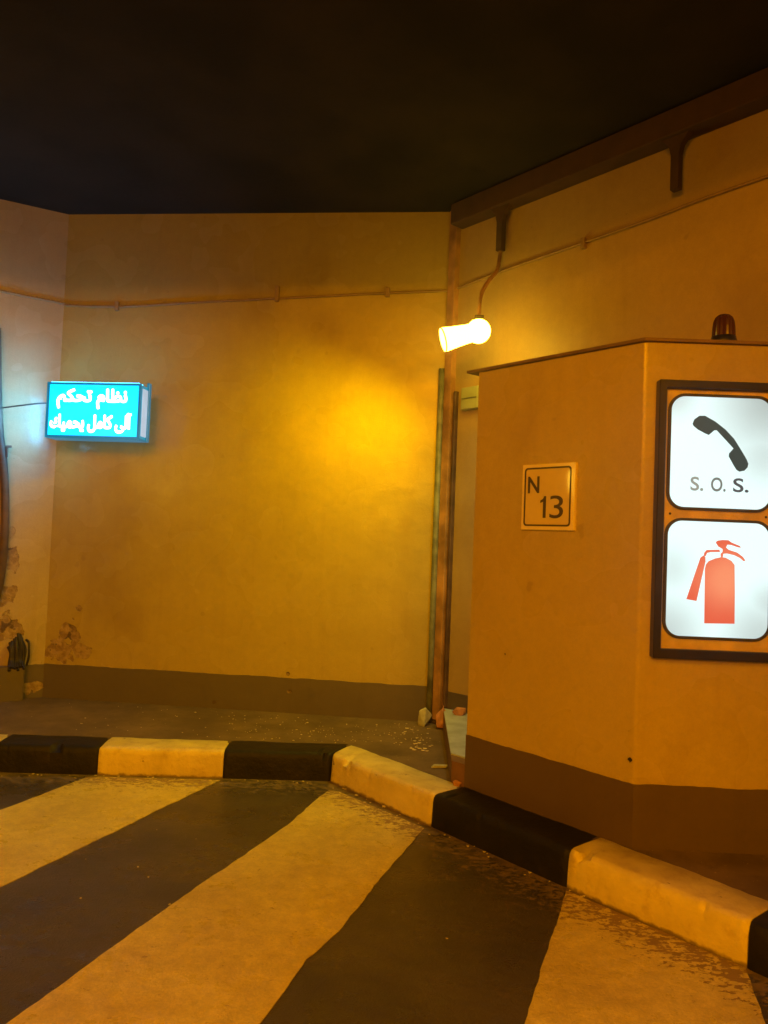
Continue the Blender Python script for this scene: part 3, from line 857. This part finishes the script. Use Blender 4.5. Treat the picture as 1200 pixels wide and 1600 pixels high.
for t, z in ((1.2, 3.42), (2.6, 3.47)): clip(BR, DD, ND, t, z, .05)

# ------------------------------------------------------------ tray under the ceiling along the angled wall, with hanging brackets
tr = thing('cable_tray', 'dark tray along the top of the angled wall with two hanging brackets', 'cable tray')
Rd = Matrix.Translation((BR.x, BR.y, 0)) @ Matrix.Rotation(math.atan2(DD.y, DD.x), 4, 'Z')
bm = bmesh.new(); bx(bm, (0.10, -0.13, 3.845), (6.0, 0.002, 3.995), 0.008, 2, Rd); obj('tray', bm, m_tray, tr)
def bracket(t, z0):
    bm = bmesh.new()
    # flat hanger flaring out where it meets the tray
    half = 0.024
    pts = [(t - half, z0), (t + half, z0), (t + half, 3.74), (t + half + .012, 3.79), (t + half + .045, 3.83), (t + half + .06, 3.85), (t - half - .06, 3.85), (t - half - .045, 3.83), (t - half - .012, 3.79), (t - half, 3.74)]
    a = [bm.verts.new(Rd @ Vector((x, -0.10, z))) for x, z in pts]
    b = [bm.verts.new(Rd @ Vector((x, -0.055, z))) for x, z in pts]
    bm.faces.new(a); bm.faces.new(list(reversed(b)))
    for i in range(len(a)):
        j = (i + 1) % len(a); bm.faces.new((a[i], b[i], b[j], a[j]))
    obj('hanger', bm, m_tray, tr)
for t, z in ((0.555, 3.54), (1.86, 3.54), (3.1, 3.54), (4.4, 3.54)): bracket(t, z)

# ------------------------------------------------------------ pipe and duct in the corner behind the booth
dp = thing('corner_drainpipe', 'thin grey-green pipe running down the corner beside the back wall', 'pipe')
bm = bmesh.new()
q = BR - DB * 0.045 + NB * 0.030
tube(bm, [(q.x, q.y, z) for z in (0.19, .8, 1.4, 2.0, 2.5, 2.8)], 0.024, 12); obj('pipe', bm, m_pipe_grey, dp, smooth=True)
du = thing('corner_duct', 'stained brown duct rising the full height of the corner behind the booth', 'duct')
bm = bmesh.new(); bx(bm, (0.012, -0.050, 0.20), (0.085, 0.001, 4.0), 0.006, 2, Rd); obj('trunking', bm, m_duct, du)
bm = bmesh.new(); bx(bm, (0.100, -0.035, 0.30), (0.125, 0.001, 2.62), 0.004, 1, Rd); obj('side_channel', bm, m_rust, du)
# small pale fitting on the wall, half hidden by the booth
gf = thing('wall_fitting', 'small pale green fitting on the wall, half hidden by the booth corner', 'light fitting')
bm = bmesh.new(); bx(bm, (0.195, -0.05, 2.47), (0.36, 0.0, 2.63), 0.006, 2, Rd); obj('case', bm, m_box, gf)
bm = bmesh.new(); bx(bm, (0.205, -0.056, 2.545), (0.35, -0.049, 2.552), 0.001, 1, Rd); obj('ridge', bm, m_pipe_grey, gf)
# cool lamp inside the gap, on the booth's hidden side
gl = thing('gap_lamp', 'small cool white tube fixed to the hidden side of the booth', 'lamp')
gp = A_.lerp(Rt, 0.45)
bm = bmesh.new(); bx(bm, (gp.x - .12, gp.y + .02, 2.2), (gp.x - .02, gp.y + .10, 2.24), .004, 1); obj('case', bm, m_box, gl)
gld = bpy.data.lights.new('cool_tube', 'AREA'); gld.size = .15; gld.energy = 6; gld.color = (0.95, 1.0, 0.42)
glo = bpy.data.objects.new('cool_tube', gld); link(glo, gl); glo.location = (gp.x - .07, gp.y + .06, 2.19)
glo.rotation_euler = Vector((0.15, 0.45, -1)).to_track_quat('-Z', 'Y').to_euler()

# ------------------------------------------------------------ left edge: bent pipe, hook, low plinth, burnt cable ends
bm = bmesh.new()
def LW(t, z, off=0.0): q = BL + DL * t + NL * off; return Vector((q.x, q.y, z))
tube(bm, smooth_path([LW(.47, 3.0, .05), LW(.42, 2.3, .05), LW(.375, 2.0, .05), LW(.345, 1.7, .05), LW(.335, 1.35, .05), LW(.35, 1.05, .05), LW(.40, .85, .05), LW(.50, .7, .05)], 6), 0.030, 12)
tag(obj('bent_pipe', bm, m_rust, smooth=True), 'rusty bowed pipe on the side wall, cut by the left edge of the photo', 'pipe')
bm = bmesh.new()
tube(bm, [LW(.355, 2.10, 0), LW(.353, 2.10, .05), LW(.35, 2.10, .07)], .010, 8)
tube(bm, [LW(.35, 2.10, .07), LW(.35, 2.02, .07)], .008, 8)
tube(bm, [LW(.32, 2.105, .05), LW(.385, 2.10, .05)], .009, 8)
tag(obj('wall_hook', bm, m_rust), 'small rusty T-shaped hook on the side wall below the wire', 'hook')
pt_ = thing('low_plinth', 'stained low brown block at the foot of the side wall', 'plinth')
bm = bmesh.new()
prism(bm, [tuple((BL + DL * a + NL * b)) for a, b in ((.145, 0.002), (.145, .10), (1.2, .10), (1.2, 0.002))], 0.16, 0.425)
bmesh.ops.bevel(bm, geom=list(bm.edges), offset=.008, segments=2, affect='EDGES')
obj('block', bm, m_dado, pt_)
cs = thing('burnt_cable_stub', 'black burnt cable ends sticking from the broken plaster above the low block', 'cable')
bm = bmesh.new()
for k in range(9):
    a = 0.155 + .012 * k + random.uniform(-.004, .004)
    z1_ = .68 - abs(k - 3) * .02 + random.uniform(-.02, .01); z0_ = .43 - random.uniform(0, .03)
    tube(bm, smooth_path([LW(a + .01, z1_, .02), LW(a + random.uniform(-.01, .01), (z1_ + z0_) / 2 + .04, .055), LW(a + random.uniform(-.008, .008), z0_ + .05, .06), LW(a, z0_, .108 if z0_ < .43 else .06)], 4), random.uniform(.008, .013), 8)
obj('cable_ends', bm, m_black_cable, cs)
bm = bmesh.new()
tube(bm, smooth_path([LW(.14, .62, .02), LW(.125, .60, .07), LW(.12, .50, .075), LW(.13, .43, .05)], 6), .009, 8); obj('cable_loop', bm, m_black_cable, cs)

# ------------------------------------------------------------ rubble and flakes
def rock(bm, c, s, seed):
    rr = random.Random(int(seed * 10))
    tmp = bmesh.new()
    for _ in range(16):
        d = Vector((rr.gauss(0, 1), rr.gauss(0, 1), rr.gauss(0, 1))).normalized() * rr.uniform(.75, 1.15)
        tmp.verts.new(d)
    bmesh.ops.convex_hull(tmp, input=tmp.verts)
    bmesh.ops.bevel(tmp, geom=[e for e in tmp.edges if e.link_faces], offset=.06, segments=1, affect='EDGES')
    me_ = bpy.data.meshes.new('tmp'); tmp.to_mesh(me_); tmp.free(); bm.from_mesh(me_); bpy.data.meshes.remove(me_)
    for v_ in bm.verts:
        v_.co = Vector((v_.co.x * s[0], v_.co.y * s[1], v_.co.z * s[2])) + Vector(c)
for (c, s, m, lab, seed) in (
    ((0.355, 5.62, 0.215), (.075, .050, .080), m_rubble_g, 'pale grey lump of broken render at the foot of the corner pipe', 2.1),
    ((0.475, 5.56, 0.235), (.062, .050, .085), m_rubble_o, 'orange broken brick leaning at the foot of the corner duct', 5.3),
    ((0.590, 5.44, 0.320), (.055, .035, .040), m_rubble_o, 'smaller orange brick piece on the pale step behind the booth', 9.2),
    ((0.462, 4.275, 0.180), (.028, .020, .024), m_rubble_o, 'tiny orange chip on the kerb at the booth corner', 3.7)):
    bm = bmesh.new(); rock(bm, c, s, seed); tag(obj('rubble_piece', bm, m), lab, 'rubble', 'rubble around the booth corner')
bm = bmesh.new()
rnd = random.Random(3)
def flake(x, y, z, s):
    n_ = rnd.choice((3, 4, 5)); a0 = rnd.uniform(0, 6.3)
    tilt = rnd.uniform(-.3, .3)
    lo = []; hi = []
    for k in range(n_):
        a = a0 + 2 * PI * k / n_; r = s * rnd.uniform(.5, 1.1)
        dx, dy = r * math.cos(a), r * math.sin(a) * rnd.uniform(.5, 1)
        lo.append(bm.verts.new((x + dx, y + dy, z + .001 + abs(dx * tilt))))
        hi.append(bm.verts.new((x + dx, y + dy, z + .004 + abs(dx * tilt))))
    bm.faces.new(hi); bm.faces.new(list(reversed(lo)))
    for k in range(n_):
        j = (k + 1) % n_; bm.faces.new((lo[k], lo[j], hi[j], hi[k]))
for k in range(210):
    t = rnd.random() ** 0.45
    x = -2.6 + 3.0 * t; 
    y0, y1 = 5.06, 5.95 - .1 * (x + 2.6)
    y = rnd.uniform(y0, y1)
    flake(x, y, .166, rnd.choice((.002, .003, .004, .004, .008)) * rnd.uniform(.7, 1.3))
for k in range(22):
    flake(rnd.uniform(.15, .38), rnd.uniform(4.9, 5.55), .166, rnd.uniform(.008, .02))
for k in range(60):                                   # scraps along the kerb foot on the road
    if rnd.random() < .5: x = rnd.uniform(-2.3, -.3); y = 4.79 + .038 * x - abs(rnd.gauss(.01, .03)) - .01
    else:
        s_ = rnd.uniform(0, 1.9); p = K0 + kd2 * s_ - kn2 * (abs(rnd.gauss(.01, .03)) + .01); x, y = p
    flake(x, y, .004, rnd.choice((.004, .006, .011)))
for k in range(14): flake(rnd.uniform(-2, 1.2), rnd.uniform(2.4, 4.0), .004, rnd.uniform(.003, .007))
fl_ = obj('plaster_flakes', bm, simple('plaster_flake', (0.62, 0.55, 0.44), 0.8, 0, .1, 10, 0)); fl_['kind'] = 'stuff'
bm = bmesh.new(); p = Vector((0.40, 4.52))
plate(bm, [(-.045, 0), (.04, .004), (.05, .016), (-.03, .014)], -.01, .02)
for v_ in bm.verts: v_.co += Vector((0.385, 4.60, .167))
tag(obj('plaster_sliver', bm, m_rubble_g), 'pale sliver of plaster on the pavement by the pale step', 'rubble')

# ------------------------------------------------------------ tunnel haze (added to imitate lens bloom round the lamps)
bm = bmesh.new(); bx(bm, (-16, -18, -1.0), (16, 9, 8.0))
me = bpy.data.meshes.new('bloom_haze'); bm.to_mesh(me); bm.free()
hm = bpy.data.materials.new('bloom_haze'); hm.use_nodes = True
ht = hm.node_tree
ht.nodes.remove(ht.nodes['Principled BSDF'])
hv = ht.nodes.new('ShaderNodeVolumePrincipled')
hv.inputs['Color'].default_value = (0.9, 0.9, 0.9, 1)
hv.inputs['Density'].default_value = BLOOM_HAZE
hv.inputs["Anisotropy"].default_value = 0.85
ht.links.new(hv.outputs[0], ht.nodes['Material Output'].inputs['Volume'])
me.materials.append(hm)
hz = link(bpy.data.objects.new('bloom_haze', me)); hz['kind'] = 'stuff'
